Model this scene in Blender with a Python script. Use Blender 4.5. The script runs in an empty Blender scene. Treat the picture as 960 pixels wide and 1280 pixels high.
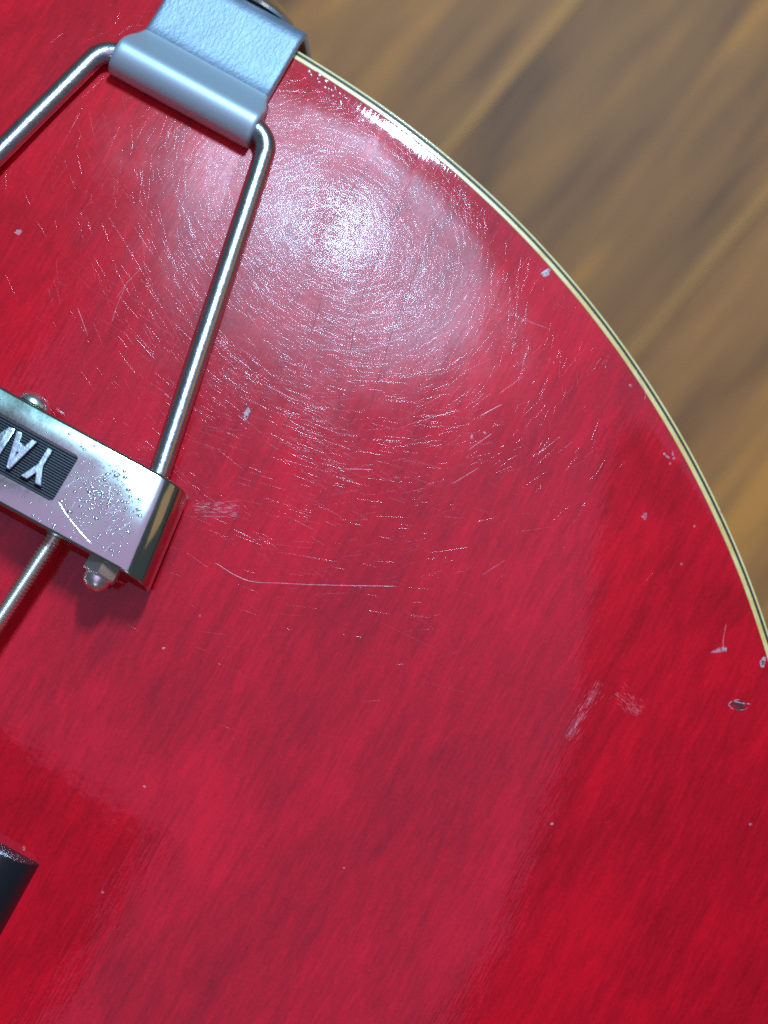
import bpy, bmesh, math, random
from mathutils import Vector, Matrix, noise as mnoise
random.seed(7)
sc = bpy.context.scene
col = sc.collection

# ------------------------------------------------------------------ camera
H = 0.34                      # camera height above the rim of the guitar top (m)
PX = 6000.0                   # photo pixels per metre in the plane of the rim
cam = bpy.data.cameras.new('camera')
cam.sensor_fit = 'HORIZONTAL'; cam.sensor_width = 36
cam.lens = 36 * H / (960 / PX)
cam.clip_start = 0.005; cam.clip_end = 50
cam.dof.use_dof = True; cam.dof.focus_distance = H - 0.017; cam.dof.aperture_fstop = 13
co = bpy.data.objects.new('camera', cam); col.objects.link(co)
co.location = (0, 0, H)
sc.camera = co
sc.render.resolution_x = 768; sc.render.resolution_y = 1024

# ------------------------------------------------------------------ light
w = bpy.data.worlds.new('World'); sc.world = w; w.use_nodes = True
bg = w.node_tree.nodes['Background']
bg.inputs[0].default_value = (0.74, 0.80, 1.0, 1); bg.inputs[1].default_value = 0.09

def area(name, loc, target, power, size, size_y=None, color=(1, 1, 1), roll=0):
    l = bpy.data.lights.new(name, 'AREA'); l.energy = power; l.color = color
    l.shape = 'RECTANGLE' if size_y else 'DISK'; l.size = size
    if size_y: l.size_y = size_y
    o = bpy.data.objects.new(name, l); col.objects.link(o)
    o.location = loc
    d = Vector(target) - Vector(loc)
    o.rotation_euler = (d.to_track_quat('-Z', 'Y').to_matrix() @ Matrix.Rotation(roll, 3, 'Z')).to_euler()
    return o
# the LED lamp that throws the crisp shadows, and unseen panels added for the veil reflected in the lacquer
area('key_lamp', (0.213, 0.56, 0.86), (0, 0, 0), 14.0, 0.055, 0.16, color=(0.37, 0.71, 1.0))
PD, PP = Vector((0.55, 0.835, 0)), Vector((0.835, -0.55, 0))      # along / across the added panels
def panel(name, p0, p1, d0, d1, rad):
    c = PP * ((p0 + p1) / 2) + PD * ((d0 + d1) / 2)
    area(name, (c.x, c.y, 1.45), (c.x, c.y, 0), rad * math.pi * (p1 - p0) * (d1 - d0), p1 - p0, d1 - d0, (0.82, 0.47, 1.0), math.atan2(PP.y, PP.x))
panel('reflection_panel', -0.42, 0.585, -0.33, 1.30, 0.78)
panel('reflection_panel', 0.06, 0.585, -0.75, -0.33, 0.78)
# added unseen lamps: warm one browns the bar's end, cool one brightens the nut
area('added_warm_lamp', (1.7, 0.1, 0.75), (0, 0, 0), 0.9, 0.7, 0.9, (1.0, 0.50, 0.22))
area('added_cool_lamp', (-0.25, -1.15, 0.95), (0, 0, 0), 0.8, 0.30, 0.30, (0.80, 0.92, 1.0))

vs = sc.view_settings
sc.display_settings.display_device = 'sRGB'
vs.view_transform = 'Standard'; vs.look = 'None'; vs.exposure = 0; vs.gamma = 1; vs.use_curve_mapping = False
sc.cycles.max_bounces = 8
sc.cycles.use_denoising = False

# ------------------------------------------------------------------ helpers
MM = 0.001
def P(px, py, z=0.0):
    """world point (m) at height z seen at photo pixel px, py"""
    k = (H - z) / H / PX
    return Vector(((px - 480) * k, (640 - py) * k, z))
AX = Vector((-0.48, -0.877, 0)).normalized()     # tail -> neck
RT = Vector((0.877, -0.48, 0)).normalized()      # across, to the treble side
UP = Vector((0, 0, 1))
OA = Vector(((233 - 480) / PX, (640 - 132) / PX, 0))
def uv(u, v, z=0.0):
    return OA + RT * (u * MM) + AX * (v * MM) + UP * (z * MM)

def link(name, mesh, mat, parent=None, smooth=True, auto=None):
    o = bpy.data.objects.new(name, mesh); col.objects.link(o)
    if mat: mesh.materials.append(mat)
    if smooth:
        mesh.polygons.foreach_set('use_smooth', [True] * len(mesh.polygons))
        if auto is not None:
            mesh.set_sharp_from_angle(angle=math.radians(auto))
    if parent: o.parent = parent
    return o
def from_bm(name, bm, mat, parent=None, smooth=True, auto=40):
    bmesh.ops.recalc_face_normals(bm, faces=bm.faces)
    me = bpy.data.meshes.new(name); bm.to_mesh(me); bm.free()
    return link(name, me, mat, parent, smooth, auto)
def from_data(name, vs_, fs, mat, parent=None, smooth=True, auto=None):
    me = bpy.data.meshes.new(name); me.from_pydata([tuple(v) for v in vs_], [], fs); me.update()
    return link(name, me, mat, parent, smooth, auto)

def catmull(pts, n, closed=False):
    out = []; m = len(pts)
    rng = m if closed else m - 1
    for i in range(rng):
        if closed: p0, p1, p2, p3 = (pts[(i + k - 1) % m] for k in range(4))
        else:
            p1, p2 = pts[i], pts[i + 1]
            p0 = pts[i - 1] if i > 0 else p1 * 2 - p2
            p3 = pts[i + 2] if i + 2 < m else p2 * 2 - p1
        for k in range(n):
            t = k / n
            out.append(0.5 * ((2 * p1) + (p2 - p0) * t + (2 * p0 - 5 * p1 + 4 * p2 - p3) * t * t + (3 * p1 - p0 - 3 * p2 + p3) * t ** 3))
    if not closed: out.append(pts[-1].copy())
    return out

def sweep(path, radius, seg=20, rfun=None, cap=True):
    """tube along a path; rfun(i, angle) may vary the radius"""
    vs_, fs = [], []
    n = len(path)
    T = [(path[min(i + 1, n - 1)] - path[max(i - 1, 0)]).normalized() for i in range(n)]
    N = T[0].orthogonal().normalized()
    for i in range(n):
        N = (N - T[i] * N.dot(T[i])).normalized(); B = T[i].cross(N)
        for k in range(seg):
            a = 2 * math.pi * k / seg
            r = rfun(i, a) if rfun else radius
            vs_.append(path[i] + (N * math.cos(a) + B * math.sin(a)) * r)
    for i in range(n - 1):
        for k in range(seg):
            k2 = (k + 1) % seg
            fs.append((i * seg + k, i * seg + k2, (i + 1) * seg + k2, (i + 1) * seg + k))
    if cap:
        fs.append(tuple(reversed(range(seg)))); fs.append(tuple((n - 1) * seg + k for k in range(seg)))
    return vs_, fs

def lathe(prof, origin, axis, seg=32):
    """prof = [(radius, height)] turned about axis"""
    axis = axis.normalized(); N = axis.orthogonal().normalized(); B = axis.cross(N)
    vs_, fs = [], []
    for r, h in prof:
        for k in range(seg):
            a = 2 * math.pi * k / seg
            vs_.append(origin + axis * h + (N * math.cos(a) + B * math.sin(a)) * max(r, 1e-6))
    for i in range(len(prof) - 1):
        for k in range(seg):
            k2 = (k + 1) % seg
            fs.append((i * seg + k, i * seg + k2, (i + 1) * seg + k2, (i + 1) * seg + k))
    fs.append(tuple(reversed(range(seg)))); fs.append(tuple((len(prof) - 1) * seg + k for k in range(seg)))
    return vs_, fs

# ------------------------------------------------------------------ materials
class NT:
    def __init__(s, name):
        s.m = bpy.data.materials.new(name); s.m.use_nodes = True
        s.t = s.m.node_tree; s.b = s.t.nodes['Principled BSDF']
        s.tc = s.t.nodes.new('ShaderNodeTexCoord')
    def n(s, kind, **kw):
        nd = s.t.nodes.new('ShaderNode' + kind)
        for k, v in kw.items():
            if hasattr(nd, k): setattr(nd, k, v)
        return nd
    def l(s, a, b): s.t.links.new(a, b)
    def set(s, **kw):
        for k, v in kw.items():
            i = s.b.inputs[k.replace('_', ' ')]
            i.default_value = (*v, 1) if isinstance(v, tuple) and len(v) == 3 and i.type == 'RGBA' else v
        return s
    def coord(s, rot=0.0, scale=(1, 1, 1)):
        r = s.n('Mapping'); r.inputs['Rotation'].default_value = (0, 0, rot)
        s.l(s.tc.outputs['Object'], r.inputs[0])
        q = s.n('Mapping'); q.inputs['Scale'].default_value = scale
        s.l(r.outputs[0], q.inputs[0]); return q.outputs[0]
    def noise(s, vec, scale=1.0, detail=2.0, rough=0.5, dist=0.0):
        nd = s.n('TexNoise'); nd.inputs['Scale'].default_value = scale
        nd.inputs['Detail'].default_value = detail; nd.inputs['Roughness'].default_value = rough
        nd.inputs['Distortion'].default_value = dist
        s.l(vec, nd.inputs['Vector']); return nd.outputs[0]
    def ramp(s, fac, stops):
        nd = s.n('ValToRGB'); e = nd.color_ramp.elements
        while len(e) < len(stops): e.new(0.5)
        for x, (p, c) in zip(e, stops):
            x.position = p; x.color = (*c, 1) if isinstance(c, tuple) else (c, c, c, 1)
        s.l(fac, nd.inputs[0]); return nd.outputs[0]
    def math(s, op, a, b=0.0, clamp=False):
        nd = s.n('Math', operation=op); nd.use_clamp = clamp
        for i, x in enumerate((a, b)):
            if hasattr(x, 'is_linked'): s.l(x, nd.inputs[i])
            else: nd.inputs[i].default_value = x
        return nd.outputs[0]
    def mix(s, fac, a, b, mode='MIX'):
        nd = s.n('Mix', data_type='RGBA', blend_type=mode)
        for i, x in ((0, fac), (6, a), (7, b)):
            if hasattr(x, 'is_linked'): s.l(x, nd.inputs[i])
            else: nd.inputs[i].default_value = x if i == 0 else (*x, 1)
        return nd.outputs[2]
    def bump(s, h, strength, dist, normal=None):
        nd = s.n('Bump'); nd.inputs['Strength'].default_value = strength; nd.inputs['Distance'].default_value = dist
        s.l(h, nd.inputs['Height'])
        if normal is not None: s.l(normal, nd.inputs['Normal'])
        return nd.outputs[0]

GR = -math.atan2(AX.y, AX.x)          # turns the tail-neck axis onto local X

def lacquer():
    s = NT('cherry_lacquer')
    fine = s.math('ADD', s.math('MULTIPLY', s.noise(s.coord(GR, (260, 2300, 1)), 1, 3, 0.65), 0.5), s.math('MULTIPLY', s.noise(s.coord(GR, (45, 1300, 1)), 1, 4, 0.7, 0.25), 0.5))
    mid = s.noise(s.coord(GR, (90, 420, 1)), 1, 3, 0.6, 0.4)
    big = s.noise(s.coord(GR, (22, 42, 1)), 1, 3, 0.55, 0.6)
    speck = s.noise(s.coord(0, (1, 1, 1)), 1500, 2, 0.6)
    f = s.math('ADD', s.math('MULTIPLY', fine, 0.31), s.math('MULTIPLY', mid, 0.22))
    f = s.math('ADD', f, s.math('MULTIPLY', big, 0.33))
    f = s.math('ADD', f, s.math('MULTIPLY', speck, 0.14))
    c = s.ramp(f, [(0.36, (0.33, 0.0008, 0.006)), (0.48, (0.58, 0.0013, 0.0105)), (0.60, (0.88, 0.0020, 0.015))])
    s.l(c, s.b.inputs['Base Color'])
    # worn, rubbed patch in the lacquer beside the tailpiece
    pos = s.n('VectorMath', operation='DISTANCE'); s.l(s.tc.outputs['Object'], pos.inputs[0])
    pos.inputs[1].default_value = P(420, 290, 0.008)
    wob = s.noise(s.coord(0, (1, 1, 1)), 45, 4, 0.6)
    d = s.math('ADD', pos.outputs['Value'], s.math('MULTIPLY', s.math('SUBTRACT', wob, 0.5), 0.055))
    mr = s.n('MapRange'); mr.interpolation_type = 'SMOOTHSTEP'
    s.l(d, mr.inputs[0]); mr.inputs[1].default_value = 0.072; mr.inputs[2].default_value = 0.0
    wear = mr.outputs[0]
    cd = s.n('VectorMath', operation='DISTANCE'); s.l(s.tc.outputs['Object'], cd.inputs[0])
    cd.inputs[1].default_value = OA + RT * 0.0108 + AX * 0.1942
    rm = s.n('MapRange'); s.l(cd.outputs['Value'], rm.inputs[0]); rm.inputs[1].default_value = 0.2122; rm.inputs[2].default_value = 0.2010; rm.interpolation_type = 'SMOOTHSTEP'
    wear = s.math('MULTIPLY', wear, rm.outputs[0])
    s.l(s.math('ADD', s.math('MULTIPLY', wear, 0.42), 0.05), s.b.inputs['Coat Roughness'])
    s.set(Roughness=0.5, Coat_Weight=1.0, Coat_IOR=1.42)
    s.b.inputs['Specular IOR Level'].default_value = 0.12
    h1 = s.noise(s.coord(0, (1, 1, 1)), 220, 2, 0.5)
    h2 = s.noise(s.coord(GR, (180, 1600, 1)), 1, 2, 0.5)
    n = s.bump(h1, 0.05, 0.0006); n = s.bump(h2, 0.10, 0.0001, n)
    # the checked lacquer has lifted in long strips that lie at slightly different tilts
    dt = s.n('VectorMath', operation='DOT_PRODUCT'); s.l(s.tc.outputs['Object'], dt.inputs[0]); dt.inputs[1].default_value = (0.945, -0.328, 0)
    ww = s.math('ADD', dt.outputs['Value'], s.math('MULTIPLY', s.math('SUBTRACT', s.noise(s.coord(0, (1, 1, 1)), 30, 2, 0.5), 0.5), 0.004))
    q = s.math('DIVIDE', s.math('ADD', ww, 0.0095), 0.0084)
    fl = s.math('FLOOR', q); fr = s.math('FRACT', q)
    rd = s.math('SINE', s.math('MULTIPLY', fl, 2.3))
    hh = s.math('MULTIPLY', s.math('MULTIPLY', fr, rd), wear)
    n = s.bump(hh, 1.0, 0.00017, n)
    s.l(n, s.b.inputs['Coat Normal'])
    return s.m
M_LAC = lacquer()

def simple(name, **kw):
    s = NT(name); s.set(**kw); return s
s = simple('scratch_lacquer', Roughness=0.3, IOR=1.45, Coat_Weight=1.0, Coat_Roughness=0.13, Coat_IOR=1.5)
nz = s.noise(s.coord(0, (1, 1, 1)), 900, 2, 0.6)
s.l(s.ramp(nz, [(0.3, (0.42, 0.003, 0.01)), (0.7, (0.66, 0.008, 0.02))]), s.b.inputs['Base Color'])
M_SCR = s.m
s = simple('pale_scratch_and_caustic', Roughness=0.35, Coat_Weight=0.5, Coat_Roughness=0.2)
nz = s.noise(s.coord(0, (1, 1, 1)), 1200, 3, 0.6)
s.l(s.ramp(nz, [(0.30, (0.50, 0.03, 0.06)), (0.66, (0.75, 0.30, 0.32))]), s.b.inputs['Base Color'])
M_PALE = s.m
s = simple('chipped_lacquer', Roughness=0.25, Coat_Weight=0.6, Coat_Roughness=0.1)
nz = s.noise(s.coord(0, (1, 1, 1)), 1600, 3, 0.6)
s.l(s.ramp(nz, [(0.38, (0.26, 0.03, 0.04)), (0.56, (0.60, 0.47, 0.46))]), s.b.inputs['Base Color'])
M_CHIP = s.m
s = simple('crack_line', Base_Color=(0.13, 0.004, 0.012), Roughness=0.6); 
nz = s.noise(s.coord(0, (1, 1, 1)), 300, 3, 0.6)
s.l(s.ramp(nz, [(0.35, (0.24, 0.005, 0.014)), (0.6, (0.10, 0.004, 0.012))]), s.b.inputs['Base Color'])
M_CRK = s.m

def binding_mat(name, a, b):
    s = NT(name); nz = s.noise(s.coord(0, (1, 1, 1)), 110, 6, 0.7)
    s.l(s.ramp(nz, [(0.36, a), (0.56, b)]), s.b.inputs['Base Color'])
    s.set(Roughness=0.3, Coat_Weight=0.6, Coat_Roughness=0.08); return s.m
M_CREAM = binding_mat('cream_binding', (0.84, 0.50, 0.12), (0.98, 0.70, 0.24))
M_DARK = binding_mat('dark_binding', (0.010, 0.020, 0.014), (0.02, 0.034, 0.024))
M_OUT = binding_mat('outer_binding', (0.88, 0.62, 0.22), (0.98, 0.74, 0.31))

def metal(name, c, rough, bs=None, bstr=0.2, bdist=0.00005, scale=(1, 1, 1), rot=0.0, rv=0.0):
    s = NT(name); s.set(Base_Color=c, Metallic=1.0, Roughness=rough)
    if bs:
        h = s.noise(s.coord(rot, scale), bs, 3, 0.6)
        s.l(s.bump(h, bstr, bdist), s.b.inputs['Normal'])
        if rv:
            h2 = s.noise(s.coord(0, (1, 1, 1)), bs * 0.2, 4, 0.6)
            s.l(s.math('ADD', s.math('MULTIPLY', h2, rv), rough - rv * 0.5), s.b.inputs['Roughness'])
    return s.m
M_CHROME = metal('pitted_chrome', (0.48, 0.60, 0.50), 0.14, 700, 0.12, 0.00008, rv=0.14)
M_PIT = metal('chrome_pit', (0.95, 0.95, 0.95), 0.26)
M_NUT = metal('bright_nickel', (0.92, 0.92, 0.86), 0.30, 900, 0.4, 0.00012)
M_ROD = metal('nickel_rod', (0.60, 0.66, 0.66), 0.27, 1900, 0.5, 0.00010, rv=0.2)
M_WIRE = metal('string_wire', (0.95, 0.92, 0.82), 0.34)
M_LET = metal('letter_metal', (0.50, 0.55, 0.56), 0.24, 700, 0.5, 0.00012)

def bracket_mat():
    s = NT('cast_bracket'); s.set(Metallic=0.6, Roughness=0.5)
    h = s.noise(s.coord(GR, (800, 1500, 800)), 1, 3, 0.6)
    h = s.ramp(h, [(0.40, 0.0), (0.60, 1.0)])
    s.l(s.bump(h, 0.42, 0.00007), s.b.inputs['Normal'])
    c = s.noise(s.coord(0, (1, 1, 1)), 160, 4, 0.6)
    s.l(s.ramp(c, [(0.3, (0.24, 0.285, 0.34)), (0.7, (0.29, 0.335, 0.39))]), s.b.inputs['Base Color'])
    return s.m
M_BRK = bracket_mat()
M_BRKSM = metal('cast_bracket_knuckle', (0.50, 0.56, 0.60), 0.46, 1.0, 0.15, 0.00005, (2200, 150, 150), GR)
M_BRKSM.node_tree.nodes['Principled BSDF'].inputs['Metallic'].default_value = 0.55

def plastic(name, c, r):
    s = NT(name); s.set(Base_Color=c, Roughness=r, Coat_Weight=0.3, Coat_Roughness=0.05)
    h = s.noise(s.coord(0, (1, 1, 1)), 600, 3, 0.6)
    s.l(s.bump(h, 0.1, 0.00005), s.b.inputs['Normal']); return s.m
M_BLACK = plastic('black_plastic', (0.010, 0.011, 0.014), 0.32)
M_PLATE = plastic('black_plate', (0.012, 0.016, 0.022), 0.38)

def wood(name):
    s = NT(name)
    oi = s.n('ObjectInfo')
    cmb = s.n('CombineXYZ'); s.l(oi.outputs['Random'], cmb.inputs[0]); s.l(oi.outputs['Random'], cmb.inputs[1])
    sc_ = s.n('VectorMath', operation='SCALE'); sc_.inputs['Scale'].default_value = 37.0
    s.l(cmb.outputs[0], sc_.inputs[0])
    def layer(scale, det, dist):
        add = s.n('VectorMath', operation='ADD'); s.l(s.coord(0, scale), add.inputs[0]); s.l(sc_.outputs[0], add.inputs[1])
        return s.noise(add.outputs[0], 1.0, det, 0.6, dist)
    g = s.math('ADD', s.math('MULTIPLY', layer((5, 34, 1), 3, 1.0), 0.6), s.math('MULTIPLY', layer((7, 120, 1), 3, 0.6), 0.4))
    c = s.ramp(g, [(0.36, (0.19, 0.080, 0.030)), (0.45, (0.38, 0.146, 0.040)), (0.54, (0.46, 0.178, 0.046)), (0.64, (0.68, 0.255, 0.048))])
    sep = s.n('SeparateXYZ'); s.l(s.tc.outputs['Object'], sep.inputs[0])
    pale_edge = s.n('MapRange'); pale_edge.interpolation_type = 'SMOOTHSTEP'  # lighter strip along one long edge of each board
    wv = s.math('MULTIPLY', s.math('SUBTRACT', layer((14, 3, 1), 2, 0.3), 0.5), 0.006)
    s.l(s.math('ADD', sep.outputs[1], wv), pale_edge.inputs[0]); pale_edge.inputs[1].default_value = -0.0490; pale_edge.inputs[2].default_value = -0.0545
    c = s.mix(s.math('MULTIPLY', pale_edge.outputs[0], 0.5), c, (0.80, 0.34, 0.075))
    tone = s.math('ADD', s.math('MULTIPLY', oi.outputs['Random'], 0.30), 0.84)
    cx = s.n('VectorMath', operation='SCALE'); s.l(c, cx.inputs[0]); s.l(tone, cx.inputs['Scale'])
    s.l(cx.outputs[0], s.b.inputs['Base Color'])
    s.set(Roughness=0.5); s.b.inputs['Specular IOR Level'].default_value = 0.2
    return s.m
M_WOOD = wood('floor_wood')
M_SUB = plastic('dark_subfloor', (0.03, 0.02, 0.012), 0.9)

# ------------------------------------------------------------------ the floor far below the guitar
FZ = -0.33
floor = from_data('floor', [(-3, -3, FZ - 0.022), (3, -3, FZ - 0.022), (3, 3, FZ - 0.022), (-3, 3, FZ - 0.022)], [(0, 1, 2, 3)], M_SUB, smooth=False)
floor['kind'] = 'structure'
fa = math.atan2(0.76, 0.65)                       # boards run up and to the right in the photo
pw, pl = 0.112, 1.05
bm = bmesh.new(); bmesh.ops.create_cube(bm, size=1)
for v in bm.verts: v.co = Vector((v.co.x * (pl - 0.001), v.co.y * (pw - 0.0002), v.co.z * 0.02))
bmesh.ops.bevel(bm, geom=[e for e in bm.edges if all(v.co.z > 0 for v in e.verts)], offset=0.00015, segments=1, affect='EDGES')
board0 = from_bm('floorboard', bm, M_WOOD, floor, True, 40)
first = True
ca, sa = math.cos(fa), math.sin(fa)
l1 = P(640, 100, FZ)
off0 = (-sa * l1.x + ca * l1.y)
for j in range(-9, 8):
    sh = ((j * 0.37) % 1.0) * pl
    for i in range(-2, 3):
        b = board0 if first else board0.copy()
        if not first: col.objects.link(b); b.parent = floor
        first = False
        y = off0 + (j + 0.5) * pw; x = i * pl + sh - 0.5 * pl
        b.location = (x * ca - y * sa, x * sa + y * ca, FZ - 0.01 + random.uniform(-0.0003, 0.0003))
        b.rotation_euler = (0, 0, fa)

# ------------------------------------------------------------------ the guitar body
guitar = bpy.data.objects.new('electric_guitar', None); col.objects.link(guitar)
guitar['label'] = 'cherry red arched guitar body with cream binding and chrome trapeze tailpiece above a wood floor'
guitar['category'] = 'guitar'

# outline (mm, across u / along v), measured from the photo on the visible side
C0 = (10.8, 194.2); R0 = 215.4
half = [(0.0, -22.0)]
for u in (22, 42, 62, 82, 102, 122, 140, 156, 172, 188, 203):
    half.append((u, C0[1] - math.sqrt(R0 ** 2 - (u - C0[0]) ** 2)))
half[0] = (0.0, half[1][1] - 0.6)
half += [(219, 140), (226, 194), (217, 260), (188, 322), (162, 374), (160, 420), (150, 468), (112, 505), (50, 520)]
full = half + [(0, 522)] + [(-u, v) for u, v in reversed(half[1:])]
outl = catmull([Vector((u, v, 0)) for u, v in full], 40, True)
CC = Vector((0, 215, 0))
pol = sorted(((math.atan2(p.y - CC.y, p.x - CC.x), (p - CC).length) for p in outl))
pa = [p[0] for p in pol]; pr = [p[1] for p in pol]
import bisect
def rim(th):
    th = (th + math.pi) % (2 * math.pi) - math.pi
    i = bisect.bisect(pa, th)
    a0, r0 = (pa[i - 1], pr[i - 1]) if i > 0 else (pa[-1] - 2 * math.pi, pr[-1])
    a1, r1 = (pa[i], pr[i]) if i < len(pa) else (pa[0] + 2 * math.pi, pr[0])
    return r0 + (r1 - r0) * (th - a0) / max(a1 - a0, 1e-9)

# slope of the arched top (degrees) against distance from the rim (mm)
SL = [(0, 2), (1.7, 5), (2.2, 8.4), (3.0, 10.6), (5, 14), (9, 15.5), (14, 15.5), (28, 12.3), (45, 8), (70, 5), (110, 3), (170, 1), (230, 0), (400, 0)]
def slope(e):
    for (a, x), (b, y) in zip(SL, SL[1:]):
        if e <= b:
            t = (e - a) / (b - a); return x + (y - x) * t
    return 0
ZT = [0.0]
for i in range(1, 1601): ZT.append(ZT[-1] + 0.25 * math.tan(math.radians(slope((i - 0.5) * 0.25))))
def arch(e):
    if e <= 0: return 0.0
    i = min(int(e / 0.25), 1599); t = e / 0.25 - i
    return ZT[i] + (ZT[i + 1] - ZT[i]) * t
def edge_dist(x, y):
    d = Vector((x, y, 0)) - OA
    u, v = d.dot(RT) / MM, d.dot(AX) / MM
    dx, dy = u - CC.x, v - CC.y
    return rim(math.atan2(dy, dx)) - math.hypot(dx, dy)
def zs(x, y): return arch(edge_dist(x, y)) * MM
def S(px, py, lift=0.0):
    """point on the arched top at a photo pixel"""
    z = 0.008
    for _ in range(6):
        p = P(px, py, z); z = zs(p.x, p.y)
    p = P(px, py, z); p.z = z + lift
    return p
def nrm(p):
    h = 0.0005
    return Vector((-(zs(p.x + h, p.y) - zs(p.x - h, p.y)) / (2 * h), -(zs(p.x, p.y + h) - zs(p.x, p.y - h)) / (2 * h), 1)).normalized()

NA = 900
EB = 1.9                                          # width of the binding
def ring(e, z):
    out = []
    for k in range(NA):
        th = 2 * math.pi * k / NA; r = rim(th) - e
        out.append(uv(CC.x + r * math.cos(th), CC.y + r * math.sin(th), z))
    return out
def loft(rings, close=False, reverse=False):
    vs_ = [p for r in rings for p in r]; fs = []
    for i in range(len(rings) - 1):
        for k in range(NA):
            k2 = (k + 1) % NA
            fs.append((i * NA + k, i * NA + k2, (i + 1) * NA + k2, (i + 1) * NA + k))
    return vs_, fs
es = [EB, 2.1, 2.4, 2.8, 3.3, 4, 5, 6, 7, 8, 10, 12] + list(range(14, 60, 2)) + list(range(60, 120, 4)) + [130, 145, 150]
rings = [ring(e, arch(e)) for e in es]
for f in (0.24, 0.16, 0.08):
    rr = []
    for k in range(NA):
        th = 2 * math.pi * k / NA; r = min(rim(th) - 150, 1e9) * f / 0.33
        rr.append(uv(CC.x + r * math.cos(th), CC.y + r * math.sin(th), arch(rim(th) - r)))
    rings.append(rr)
vs_, fs = loft(rings)
ci = len(vs_); vs_.append(uv(CC.x, CC.y, arch(215)))
base = (len(rings) - 1) * NA
for k in range(NA): fs.append((base + k, base + (k + 1) % NA, ci))
bm = bmesh.new()
top = from_data('body_top', vs_, fs, M_LAC, guitar)
if top.data.polygons[0].normal.z < 0: top.data.flip_normals()
bm.free()
top['label'] = 'glossy cherry red arched top with scratches'

def strip(name, prof, mat):
    vs_, fs = loft([ring(e, z) for e, z in prof])
    o = from_data(name, vs_, fs, mat, guitar)
    n = o.data.polygons[0].normal
    if o.data.polygons[10].normal.z < 0 and abs(o.data.polygons[10].normal.z) > 1e-3: o.data.flip_normals()
    return o
strip('binding_inner_strip', [(EB + 0.02, -0.3), (EB, arch(EB) + 0.02), (1.7, 0.10), (1.2, 0.08), (1.0, 0.04), (0.98, -0.3)], M_CREAM)
strip('binding_dark_strip', [(0.99, -0.05), (0.75, -0.01), (0.50, -0.04)], M_DARK)
strip('binding_outer_strip', [(0.52, -0.3), (0.50, 0.01), (0.40, 0.05), (0.22, 0.01), (0.09, -0.10), (0.02, -0.28), (0, -0.5), (0, -2.2)], M_OUT)
side = strip('body_side', [(0.02, -2.2), (0.15, -2.3), (0.15, -42), (1.0, -44), (3, -45)], M_LAC)
back = from_data('body_back', ring(3, -45), [tuple(reversed(range(NA)))], M_LAC, guitar, smooth=False)

# ------------------------------------------------------------------ wear in the lacquer
def ridge(path_pts, hw, hh, lift, vs_, fs):
    """thin raised lip along a path lying on the top"""
    b = len(vs_); n = len(path_pts)
    for i, p in enumerate(path_pts):
        t = (path_pts[min(i + 1, n - 1)] - path_pts[max(i - 1, 0)]).normalized()
        nn = nrm(p); sd = nn.cross(t).normalized()
        k = 0.25 if i in (0, n - 1) else 1.0
        vs_ += [p + nn * lift - sd * hw * k, p + nn * (lift + hh * k), p + nn * lift + sd * hw * k]
    for i in range(n - 1):
        for k in (0, 1):
            fs.append((b + i * 3 + k + 1, b + i * 3 + k, b + i * 3 + 3 + k, b + i * 3 + 4 + k))

def fine_scratches(name, n, centre, sig, seed, hw=(0.007, 0.021), ln=(1.5, 10.0)):
    rnd = random.Random(seed); vs_, fs = [], []
    made = 0
    while made < n:
        px = rnd.gauss(centre[0], sig[0]); py = rnd.gauss(centre[1], sig[1])
        if not (-40 < px < 1000 and -40 < py < 1320): continue
        # rubbed harder in some places than in others
        if mnoise.noise(Vector((px * 0.016, py * 0.011, seed))) + 0.6 * mnoise.noise(Vector((px * 0.045, py * 0.03, seed + 5))) < rnd.uniform(-0.55, 0.35): continue
        p = S(px, py)
        if edge_dist(p.x, p.y) < 3.5: continue
        made += 1
        a = rnd.uniform(0, math.pi); L = rnd.uniform(ln[0], ln[1]) * rnd.uniform(0.3, 1) * MM; cv = rnd.gauss(0, 0.10) * 60
        pts = []; d = a; q = Vector((p.x, p.y, 0)); m = 4 if L < 0.012 else 8
        ok = True
        for i in range(m + 1):
            if edge_dist(q.x, q.y) < 2.8: ok = False; break
            pts.append(Vector((q.x, q.y, zs(q.x, q.y))))
            q = q + Vector((math.cos(d), math.sin(d), 0)) * (L / m); d += cv * L / m
        if not ok: continue
        h = rnd.uniform(*hw) * MM
        ridge(pts, h, h * 0.36, -0.002 * MM, vs_, fs)
    o = from_data(name, vs_, fs, M_SCR, top); o['kind'] = 'stuff'
    return o
fine_scratches('fine_scratches', 17000, (415, 330), (128, 160), 3)
fine_scratches('swirl_scratches', 3400, (412, 285), (74, 115), 5, (0.009, 0.024), (2, 12))
fine_scratches('long_scratches', 110, (420, 360), (130, 170), 6, (0.018, 0.034), (12, 30))
o = fine_scratches('sparse_scratches', 900, (430, 440), (190, 220), 4, (0.014, 0.034), (1.5, 12))

def scratch(pts, hw=0.06, mat=None, lift=0.004, name='scratch', n=6, hh=0.4, jit=0.0):
    pp = [Vector((x, y, 0)) for x, y in pts]
    if len(pp) > 1: pp = catmull(pp, n)
    q = [S(p.x + random.uniform(-jit, jit), p.y + random.uniform(-jit, jit)) for p in pp]
    vs_, fs = [], []
    ridge(q, hw * MM, hw * hh * MM, lift * MM, vs_, fs)
    return from_data(name, vs_, fs, mat or M_PALE, top)

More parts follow.
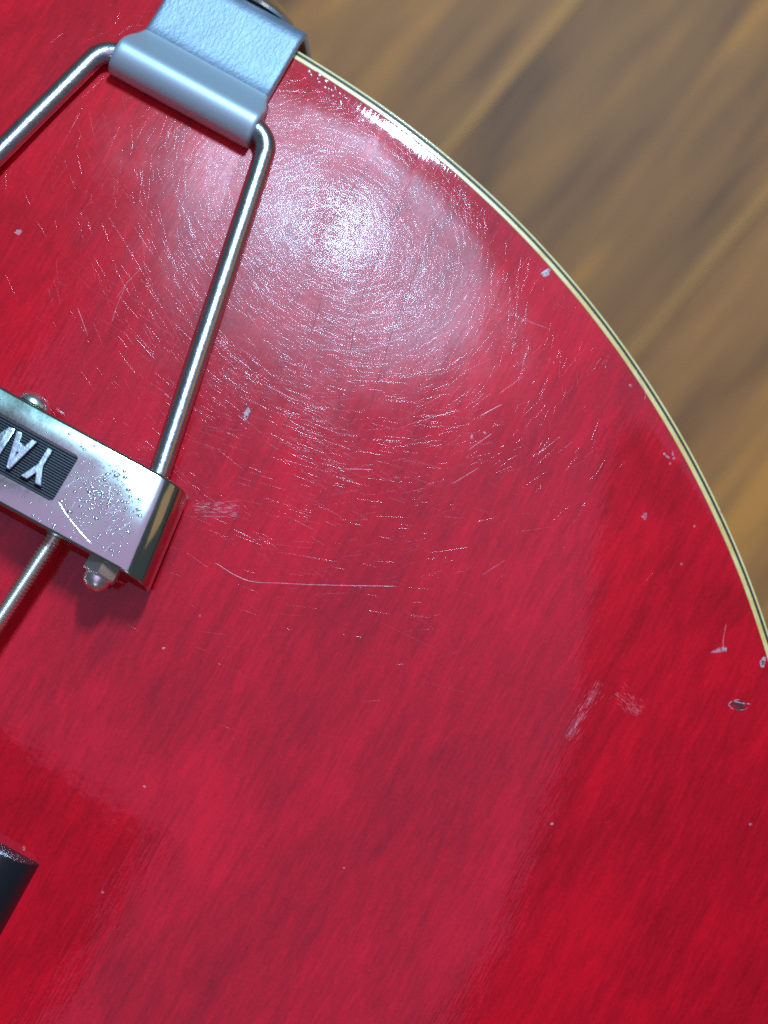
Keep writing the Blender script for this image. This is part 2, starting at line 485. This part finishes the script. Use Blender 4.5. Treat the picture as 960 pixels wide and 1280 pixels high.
# long named scratches (photo pixels)
scratch([(270, 704), (292, 718), (315, 727), (350, 729), (395, 731), (440, 732), (496, 733)], 0.055)
scratch([(555, 372), (600, 380), (640, 394), (686, 411)], 0.05)
scratch([(472, 290), (500, 298), (530, 303), (556, 311)], 0.06)
scratch([(535, 305), (556, 313), (574, 309)], 0.06)
scratch([(393, 407), (430, 406), (460, 398), (500, 392)], 0.06)
scratch([(396, 436), (440, 439), (470, 434), (512, 418)], 0.06)
scratch([(393, 212), (387, 250), (381, 300), (379, 318)], 0.07)
scratch([(600, 520), (628, 505)], 0.07); scratch([(585, 563), (616, 541)], 0.05)
scratch([(624, 492), (655, 470)], 0.03); scratch([(565, 605), (598, 585)], 0.05)
scratch([(602, 719), (632, 700)], 0.03); scratch([(430, 586), (466, 587)], 0.05)
scratch([(160, 350), (145, 385), (140, 402)], 0.05); scratch([(182, 330), (160, 352), (146, 372)], 0.04)
scratch([(908, 780), (904, 800), (905, 812)], 0.06)
scratch([(97, 385), (110, 420)], 0.05); scratch([(330, 480), (372, 502)], 0.05)
scratch([(795, 462), (806, 490), (806, 500)], 0.06)

def crack(pts, hw=0.06): return scratch(pts, hw, M_CRK, 0.003, 'crack', 8, 0.1, 0.5)
crack([(514, 224), (490, 278), (460, 351), (445, 400), (436, 449)], 0.045)
crack([(549, 268), (524, 327), (500, 390), (490, 415), (474, 470), (460, 518)], 0.045)
crack([(462, 205), (446, 229), (415, 272), (382, 322)], 0.04)
crack([(456, 263), (428, 320), (405, 365), (390, 415)], 0.035)
crack([(372, 498), (350, 545), (330, 580), (314, 606), (290, 660), (270, 709)], 0.055)

def chip(cx, cy, rx, ry, ang, mat=None, name='chip', n=14, lift=0.02, rag=0.35, seed=None):
    """small ragged flake broken out of the lacquer"""
    rnd = random.Random(seed if seed is not None else int(cx * 7 + cy))
    vs_ = []; c, s_ = math.cos(ang), math.sin(ang)
    cen = S(cx, cy); vs_.append(cen + nrm(cen) * lift * MM)
    for f, lf in ((0.6, lift), (1.0, 0.002)):
        rnd2 = random.Random(int(cx * 13 + cy))
        for k in range(n):
            a = 2 * math.pi * k / n; r = (1 + rnd2.uniform(-rag, rag)) * f
            x, y = rx * r * math.cos(a), ry * r * math.sin(a)
            q = S(cx + x * c - y * s_, cy + x * s_ + y * c)
            vs_.append(q + nrm(q) * (lf * rnd.uniform(0.4, 1.2)) * MM)
    fs = [(0, 1 + (k + 1) % n, 1 + k) for k in range(n)]
    for k in range(n):
        k2 = (k + 1) % n; fs.append((1 + k, 1 + k2, 1 + n + k2, 1 + n + k))
    me = from_data(name, vs_, fs, mat or M_CHIP, top)
    if me.data.polygons[0].normal.z < 0: me.data.flip_normals()
    return me
chip(683, 341, 6, 3.4, -0.5); chip(308, 517, 3.2, 7, 0.35)
chip(954, 827, 3, 9, 0.1); chip(900, 813, 9, 3, -0.25, M_PALE); chip(905, 811, 3.5, 3, 0)
chip(806, 645, 3, 4.5, 0.4, M_PALE); chip(23, 290, 5, 3, -0.4, M_PALE)
for x, y, r in ((205, 810, 1.5), (180, 983, 1.6), (30, 1060, 2.2), (443, 425, 1.5), (590, 546, 2), (606, 541, 1.5), (128, 1115, 1.5),
                (450, 247, 2), (412, 248, 2), (430, 1085, 1), (250, 770, 1.2), (690, 1030, 1.5), (938, 1030, 1.6), (900, 640, 1.5), (852, 705, 1.4)):
    chip(x, y, r * 1.4, r, random.uniform(0, 3), M_PALE, 'nick', 8)
# ring-shaped dent in the lower right
chip(923, 881, 11, 6, 0.1, M_CRK, 'dent', 16, -0.0)
ring_pts = [(924 + (12 + random.uniform(-1.5, 1.5)) * math.cos(a * 0.42 + 0.6), 881 + 6.5 * math.sin(a * 0.42 + 0.6)) for a in range(11)]
scratch(ring_pts, 0.05, M_CHIP, 0.006, 'dent', 3, 0.6); scratch([(916, 876), (928, 879), (939, 880)], 0.11, M_CHIP, 0.006, 'dent', 4)
for k in range(9):                               # nicks along the binding edge of the lacquer
    x_, y_ = random.choice([(470, 140), (560, 205), (640, 285), (735, 400), (790, 470), (845, 565), (880, 640), (915, 715), (700, 355)])
    chip(x_ - 8 + random.uniform(-14, 6), y_ + 6 + random.uniform(-8, 14), random.uniform(1.5, 3), random.uniform(1, 1.8), random.uniform(0, 3), M_PALE, 'nick', 8)
# rubbed pale smears, and one painted caustic
def smear(name, spots, mat=M_PALE, seed=1):
    rnd = random.Random(seed); vs_, fs = [], []
    for (x0, y0, x1, y1, wdt, n) in spots:
        for _ in range(n):
            t0 = rnd.random() * 0.9; t1 = min(1, t0 + rnd.uniform(0.04, 0.22)); j = rnd.gauss(0, wdt); tw = rnd.gauss(0, 0.3) * 10
            dx, dy = x1 - x0, y1 - y0; L = math.hypot(dx, dy); nx, ny = -dy / L, dx / L
            pts = [S(x0 + dx * t + nx * (j + tw * (t - t0) + rnd.gauss(0, 0.6)), y0 + dy * t + ny * (j + tw * (t - t0) + rnd.gauss(0, 0.6))) for t in (t0, (t0 + t1) / 2, t1)]
            ridge(pts, rnd.uniform(0.012, 0.035) * MM, 0.010 * MM, 0.004 * MM, vs_, fs)
    o = from_data(name, vs_, fs, mat, top); return o
for k in range(16):                              # crazed flakes beside the bracket
    t = k / 15; chip(386 + 44 * t + random.uniform(-4, 4), 92 + 34 * t + random.uniform(-6, 6), random.uniform(2.5, 5), random.uniform(1.5, 2.6), random.uniform(0.3, 1.2), M_SCR, 'flake', 8, 0.06)
smear('rub_and_caustic_mark', [(752, 852, 708, 925, 3.8, 110)])
smear('rub_and_caustic_mark', [(768, 862, 800, 892, 5, 90)], seed=2)
smear('rub_and_caustic_mark', [(240, 638, 300, 636, 5, 150)], seed=3)  # light cast off the bar's chrome end, painted in pale hairs

# ------------------------------------------------------------------ hinge bracket at the tail
BC = P(380, 45, 0.0025) - RT * 14.4 * MM          # middle of the outer edge
z0 = 2.6
prof = [(-1.6, -26), (-1.6, -1.5), (-1.3, 0.2), (-0.6, 1.7), (0.6, 2.6), (2, 3.0), (8, 3.9), (13, 4.75), (15, 5.5), (16.5, 6.7), (17.8, 8.3), (18.9, 9.9), (19.7, 10.95)]
kc = (22.4, 7.6); kr = 4.5
for k in range(0, 25):
    a = math.radians(115 - k * 11.9)
    prof.append((kc[0] + kr * math.cos(a), kc[1] + kr * math.sin(a)))
prof += [(17.4, 4.6), (16.0, 3.6), (8, 1.9), (2, 1.1), (0.9, 0.6), (0.5, -1.0), (0.5, -26)]
def hw_at(v):
    t = min(max((v - 15.0) / 3.6, 0), 1); t = t * t * (3 - 2 * t)
    return 14.4 + 1.7 * t
def bpt(u, v, z): return BC + RT * u * MM + AX * v * MM + UP * (z * MM - BC.z)
NU = 14
vs_, fs = [], []
n = len(prof)
us = [-1, -0.985, -0.95] + [-0.9 + 1.8 * i / (NU - 1) for i in range(NU)] + [0.95, 0.985, 1]
cen = []
for j, t in enumerate(us):
    sh = 0.35 if abs(t) == 1 else (0.10 if abs(t) == 0.985 else 0)
    for i, (v, z) in enumerate(prof):
        a, b = Vector(prof[i - 1]), Vector(prof[(i + 1) % n]); d = (b - a).normalized(); nrm2 = Vector((-d.y, d.x))
        vv, zz = v - nrm2.x * sh, z - nrm2.y * sh
        vs_.append(bpt(t * hw_at(v), vv, zz))
for j in range(len(us) - 1):
    for i in range(n):
        i2 = (i + 1) % n
        fs.append((j * n + i, j * n + i2, (j + 1) * n + i2, (j + 1) * n + i))
fs.append(tuple(range(n))); fs.append(tuple(reversed([(len(us) - 1) * n + i for i in range(n)])))
me = bpy.data.meshes.new('hinge_bracket'); me.from_pydata([tuple(v) for v in vs_], [], fs); me.update()
bm = bmesh.new(); bm.from_mesh(me)
bracket = from_bm('hinge_bracket', bm, M_BRK, guitar, True, 42)
bracket.data.materials.append(M_BRKSM)
for p in bracket.data.polygons:
    v = (p.center - BC).dot(AX) / MM
    if v > 15.6: p.material_index = 1
bracket['label'] = 'pale grey matt cast bracket folded over the rim of the red body'
# domed strap screw on the end of the bracket
so = BC + RT * 1.5 * MM - AX * 1.6 * MM + UP * (-7 * MM - BC.z)
vs_, fs = lathe([(6.4, 0), (7.6, 0.2), (7.9, 0.7), (7.6, 1.3), (6.4, 1.7), (5.9, 2.2), (4.8, 3.0), (3.2, 3.6), (1.4, 3.9), (0, 4.0)], so, -AX, 40)
vs_ = [so + (v - so) for v in vs_]
vs_, fs = lathe([(r * MM, h * MM) for r, h in [(6.4, 0), (8.4, 0.2), (8.8, 0.8), (8.4, 1.5), (7.0, 1.9), (6.4, 2.5), (5.2, 3.3), (3.4, 3.9), (1.4, 4.2), (0, 4.3)]], so, -AX, 40)
bm = bmesh.new(); me = bpy.data.meshes.new('t'); me.from_pydata([tuple(v) for v in vs_], [], fs); bm.from_mesh(me)
from_bm('strap_screw', bm, M_NUT, bracket, True, 50)

# ------------------------------------------------------------------ tailpiece bar
TILT = math.radians(13)
ZB = 27.0                                          # height of the hinge-side top edge (mm)
ea = P(205, 594, ZB * MM)                          # a point on the hinge-side edge
v0 = (ea - OA).dot(AX) / MM
LV = 20.0; HL = 41.4; SK = 2.6; BH = 10.5
def bar(u, v, z):
    """bar-local mm: u along, v across (0 hinge side), z above the top face"""
    dv = v * math.cos(TILT) - z * math.sin(TILT); dz = v * math.sin(TILT) + z * math.cos(TILT)
    return uv(u, v0 + dv, ZB + dz)
bm = bmesh.new()
def bv(u, v, z):
    return bm.verts.new((u, v, z))
cs = [bv(-HL, 0, 0), bv(HL, 0, 0), bv(HL + SK, LV, 0), bv(-HL - SK, LV, 0)]
cb = [bv(-HL, 0, -BH), bv(HL, 0, -BH), bv(HL + SK, LV, -BH), bv(-HL - SK, LV, -BH)]
tf = bm.faces.new(cs); bm.faces.new(list(reversed(cb)))
for i in range(4): bm.faces.new((cs[i], cs[(i + 1) % 4], cb[(i + 1) % 4], cb[i]))
bmesh.ops.recalc_face_normals(bm, faces=bm.faces)
ends = [e for e in bm.edges if all(abs(abs(v.co.x) - HL) < SK + 0.1 for v in e.verts) and all(v.co.z == 0 for v in e.verts) and abs(e.verts[0].co.y - e.verts[1].co.y) > 5]
bmesh.ops.bevel(bm, geom=ends, offset=6.0, segments=10, affect='EDGES', profile=0.5)
lo = [e for e in bm.edges if len(e.link_faces) == 2 and e.calc_face_angle(0) > math.radians(50) and not all(v.co.z < -BH + 0.1 for v in e.verts) and not (abs(e.verts[0].co.z - e.verts[1].co.z) < 1e-4 and abs(e.verts[0].co.y - e.verts[1].co.y) > 5)]
bmesh.ops.bevel(bm, geom=lo, offset=0.7, segments=3, affect='EDGES', profile=0.5)
# sunk panel for the name plate
tf = max((f for f in bm.faces if f.normal.z > 0.99), key=lambda f: f.calc_area())
R0u, R1u, R0v, R1v = -15.6, 20.6, 4.7, 14.9
r = bmesh.ops.inset_individual(bm, faces=[tf], thickness=1.0)
inner = tf
for v in inner.verts:
    v.co.x = R1u if v.co.x > 0 else R0u
    v.co.y = R1v if v.co.y > LV / 2 else R0v
ext = bmesh.ops.extrude_face_region(bm, geom=[inner])
nv = [g for g in ext['geom'] if isinstance(g, bmesh.types.BMVert)]
for v in nv: v.co.z -= 1.3
if inner.is_valid: bmesh.ops.delete(bm, geom=[inner], context='FACES_ONLY')
vert_e = [e for e in bm.edges if abs(e.verts[0].co.z - e.verts[1].co.z) > 1.2 and all(min(abs(v.co.x - R1u), abs(v.co.x - R0u)) < 0.01 for v in e.verts)]
bmesh.ops.bevel(bm, geom=vert_e, offset=0.8, segments=4, affect='EDGES', profile=0.5)
for v in bm.verts: v.co = bar(*v.co)
tbar = from_bm('tailpiece_bar', bm, M_CHROME, guitar, True, 35)
tbar['label'] = 'pitted chrome tailpiece bar with a black name plate'

# ribbed black plate in the sunk panel
prof = []; nr = 19; pitch = (R1v - R0v - 0.2) / nr
for i in range(nr):
    b = R0v + 0.1 + i * pitch
    prof += [(b, -1.1), (b + pitch * 0.25, -0.66), (b + pitch * 0.62, -0.66), (b + pitch * 0.87, -1.1)]
vs_, fs = [], []
for u in (R0u + 0.08, R1u - 0.08):
    for v, z in prof: vs_.append(bar(u, v, z))
m = len(prof)
for i in range(m - 1): fs.append((i, m + i, m + i + 1, i + 1))
plate = from_data('name_plate', vs_, fs, M_PLATE, tbar, smooth=False)
if plate.data.polygons[1].normal.z < 0: plate.data.flip_normals()
# raised letters, read from the neck end
ZL = -0.6; LP = 5.05; LH = 7.4
mats = Matrix((( -RT.x, 0, 0), (0, 0, 0), (0, 0, 0)))
for i, ch in enumerate('YAMAHA'):
    cu = bpy.data.curves.new('letter', 'FONT'); cu.body = ch; cu.size = 10; cu.extrude = 0.45; cu.offset = 0.35
    cu.bevel_depth = 0.28; cu.bevel_resolution = 2; cu.align_x = 'CENTER'; cu.resolution_u = 2
    to = bpy.data.objects.new('t', cu); col.objects.link(to)
    dg = bpy.context.evaluated_depsgraph_get()
    me = bpy.data.meshes.new_from_object(to.evaluated_get(dg)); bpy.data.objects.remove(to)
    xs = [v.co.x for v in me.vertices]; ys = [v.co.y for v in me.vertices]
    cx, cw = (max(xs) + min(xs)) / 2, max(xs) - min(xs); chh = max(ys) - min(ys)
    wid = 5.0 if ch == 'M' else 4.7
    for v in me.vertices:
        x = (v.co.x - cx) / cw * wid; y = (v.co.y - min(ys)) / chh * LH; z = v.co.z
        v.co = bar(15.2 - i * LP - x, (R0v + R1v) / 2 - LH / 2 + y, ZL + z + 0.5)
    me.materials.clear(); me.name = 'letter'
    link('letter', me, M_LET, tbar, True, 30)

# pits and blisters in the chrome of the bar, a long scratch across it
rnd = random.Random(11); vs_, fs = [], []
def blister(u, v, ru, rv, ang, h):
    b = len(vs_); c, s_ = math.cos(ang), math.sin(ang); n = 8
    vs_.append(bar(u, v, h))
    for f, zz in ((0.55, h * 0.7), (1.0, -0.004)):
        for k in range(n):
            a = 2 * math.pi * k / n; x, y = ru * f * math.cos(a), rv * f * math.sin(a)
            vs_.append(bar(u + x * c - y * s_, v + x * s_ + y * c, zz))
    for k in range(n):
        k2 = (k + 1) % n
        fs.append((b, b + 1 + k, b + 1 + k2)); fs.append((b + 1 + k, b + 1 + n + k, b + 1 + n + k2, b + 1 + k2))
cnt = 0
while cnt < 520:
    if rnd.random() < 0.6: u, v = rnd.gauss(29, 4.5), rnd.gauss(8.5, 4.5)
    else: u, v = rnd.uniform(-36, 37), rnd.uniform(0.8, 19.2)
    if u > 36.0 + v * 0.12 or u < -36 or not 0.8 < v < 19.2: continue
    if R0u - 0.6 < u < R1u + 0.5 and R0v - 0.5 < v < R1v + 0.5: continue
    r_ = rnd.uniform(0.08, 0.22) * (1.8 if rnd.random() < 0.15 else 1)
    blister(u, v, r_ * rnd.uniform(1, 1.6), r_, rnd.uniform(-0.9, 0.3), r_ * rnd.uniform(0.35, 0.8)); cnt += 1
pit = from_data('chrome_blisters', vs_, fs, M_PIT, tbar); pit['kind'] = 'stuff'
def bar_scratch(pts, hw, name='scratch'):
    pp = catmull([Vector((u, v, 0)) for u, v in pts], 6); vs_, fs = [], []
    for i, p in enumerate(pp):
        t = (pp[min(i + 1, len(pp) - 1)] - pp[max(i - 1, 0)]).normalized(); n_ = Vector((-t.y, t.x, 0)); k = 0.2 if i in (0, len(pp) - 1) else 1
        for off, h in ((-hw * k, -0.004), (0, hw * 0.45 * k), (hw * k, -0.004)):
            q = p + n_ * off; vs_.append(bar(q.x, q.y, h))
    for i in range(len(pp) - 1):
        for k in (0, 1): fs.append((i * 3 + k, i * 3 + k + 1, i * 3 + 4 + k, i * 3 + 3 + k))
    o = from_data(name, vs_, fs, M_PIT, tbar)
    return o
bar_scratch([(21.6, 14.2), (24.0, 15.6), (27.0, 16.9), (31.0, 18.3)], 0.09)
for k in range(16):
    u, v = rnd.uniform(22, 36), rnd.uniform(2, 18); a = rnd.gauss(1.9, 0.5); L = rnd.uniform(1, 4)
    if v + L * math.sin(a) > 19.2: continue
    bar_scratch([(u, v), (u + L * 0.5 * math.cos(a), v + L * 0.5 * math.sin(a)), (u + L * math.cos(a), v + L * math.sin(a))], rnd.uniform(0.03, 0.06))

# acorn nut on the neck side (end of the rod) and domed screw on the hinge side
def bar_dir(): return (bar(0, 1, 0) - bar(0, 0, 0)).normalized()
BD = bar_dir()
def acorn(u, parent, flat=False):
    o0 = bar(u, LV, -5.0)
    N = RT; B = BD.cross(N)
    bm = bmesh.new()
    seg = 24; rows = []
    hexr = lambda a, r: r * math.cos(math.pi / 6) / math.cos(((a + math.pi / 6) % (math.pi / 3)) - math.pi / 6)
    prof = [(3.2, 0.0, 1), (3.25, 0.3, 1), (3.25, 2.3, 1), (2.95, 2.65, 0.6), (2.7, 2.8, 0), (2.65, 3.4, 0), (2.4, 4.2, 0), (1.8, 4.9, 0), (1.0, 5.3, 0), (0.3, 5.4, 0)]
    for r, h, hx in prof:
        row = []
        for k in range(seg):
            a = 2 * math.pi * (k + 0.0) / seg
            rr = (hexr(a, r * 1.12) * hx + r * (1 - hx))
            row.append(bm.verts.new(o0 + BD * h * MM + (N * math.cos(a) + B * math.sin(a)) * rr * MM))
        rows.append(row)
    for i in range(len(rows) - 1):
        for k in range(seg):
            bm.faces.new((rows[i][k], rows[i][(k + 1) % seg], rows[i + 1][(k + 1) % seg], rows[i + 1][k]))
    bm.faces.new(rows[0]); bm.faces.new(rows[-1])
    return from_bm('acorn_nut', bm, M_NUT, parent, True, 28)
NUT_U = 34.6
acorn(NUT_U, tbar); acorn(-NUT_U, tbar)
def dome(u, name='domed_screw'):
    o0 = bar(u, 0, -3.4)
    vs_, fs = lathe([(r * MM, h * MM) for r, h in [(3.0, 0), (3.5, 0.15), (3.5, 0.7), (3.1, 1.5), (2.3, 2.2), (1.2, 2.55), (0, 2.6)]], o0, -BD, 28)
    bm = bmesh.new(); me = bpy.data.meshes.new('t'); me.from_pydata([tuple(v) for v in vs_], [], fs); bm.from_mesh(me)
    return from_bm(name, bm, M_NUT, tbar, True, 45)
us_ = ((P(45, 500, 0.024) - OA).dot(RT)) / MM
dome(us_)

# ------------------------------------------------------------------ trapeze rod
kz = kc[1]
ka = bpt(-15.8, kc[0], kz); kb = bpt(15.8, kc[0], kz)
end_r = bar(NUT_U, -1.0, -5.6); inn_r = bar(NUT_U, 6, -5.6)
end_l = bar(-NUT_U, -1.0, -5.6); inn_l = bar(-NUT_U, 6, -5.6)
def bend(p0, p1, p2, r, n=10):
    a = (p0 - p1).normalized(); b = (p2 - p1).normalized(); ang = a.angle(b); d = r / math.tan(ang / 2)
    c = p1 + (a + b).normalized() * (r / math.sin(ang / 2)); s_ = p1 + a * d; e = p1 + b * d
    out = []
    for i in range(n + 1):
        t = i / n; x = (s_ - c).slerp(e - c, t) if False else None
        v0_, v1_ = (s_ - c), (e - c); om = v0_.angle(v1_)
        out.append(c + (v0_ * math.sin((1 - t) * om) + v1_ * math.sin(t * om)) / math.sin(om))
    return out
cr = kb + RT * 3.3 * MM; cl = ka - RT * 3.3 * MM
path = [inn_l, end_l] + [end_l.lerp(cl, t) for t in (0.25, 0.5, 0.75)] + bend(end_l, cl, cr, 5.0 * MM) + [ka.lerp(kb, t) for t in (0.25, 0.5, 0.75)] + bend(cl, cr, end_r, 5.0 * MM) + [cr.lerp(end_r, t) for t in (0.25, 0.5, 0.75)] + [end_r, inn_r]
vs_, fs = sweep(path, 2.15 * MM, 28)
rod = from_data('tailpiece_rod', vs_, fs, M_ROD, guitar, True, 60)

# ------------------------------------------------------------------ wound string
sa_ = P(77, 657, 0.0248); sb_ = P(0, 772, 0.0262)
d = (sb_ - sa_).normalized(); sa2 = sa_ - d * 0.006; L = 0.11
pt = 0.78 * MM; steps = int(L / pt * 8)
path = [sa2 + d * (L * i / steps) for i in range(steps + 1)]
def wr(i, a):
    return (1.20 + 0.42 * abs(math.sin(math.pi * (L * i / steps / pt - a / (2 * math.pi))))) * MM
vs_, fs = sweep(path, 1.3 * MM, 18, wr)
from_data('wound_string', vs_, fs, M_WIRE, guitar)

# ------------------------------------------------------------------ black cover at the left edge
pz = 0.0245
pc = P(41, 1091, pz)
d0 = (pc - OA); pu, pv = d0.dot(RT) / MM, d0.dot(AX) / MM
cov_w, cov_l, cov_h = 86.0, 36.0, 10.0
prof = [(0, -4)]
for k in range(0, 13):
    a = math.pi / 2 * k / 12
    prof.append((-11 + 11 * math.cos(a) ** 0.8, cov_h * math.sin(a) ** 0.9))
prof += [(-(cov_w) - x, z) for x, z in reversed(prof)]
def cpt(x, y, z): return uv(pu + x, pv + y, pz / MM - cov_h + z)
rows = [(0.0, 0.35), (0.10, 0.10), (0.35, 0.0), (cov_l - 0.35, 0.0), (cov_l - 0.10, 0.10), (cov_l, 0.35)]
bm = bmesh.new(); vr = []
for y, sh in rows:
    vr.append([bm.verts.new(cpt(-cov_w / 2 + (x + cov_w / 2) * (1 - sh / (cov_w / 2)), y, z - (sh if z > 0 else 0))) for x, z in prof])
for a_, b_ in zip(vr, vr[1:]):
    for k in range(len(prof) - 1): bm.faces.new((a_[k], a_[k + 1], b_[k + 1], b_[k]))
bm.faces.new(vr[0]); bm.faces.new(vr[-1])
cov = from_bm('black_cover', bm, M_BLACK, guitar, True, 40)
cov['label'] = 'black plastic cover on the red top'
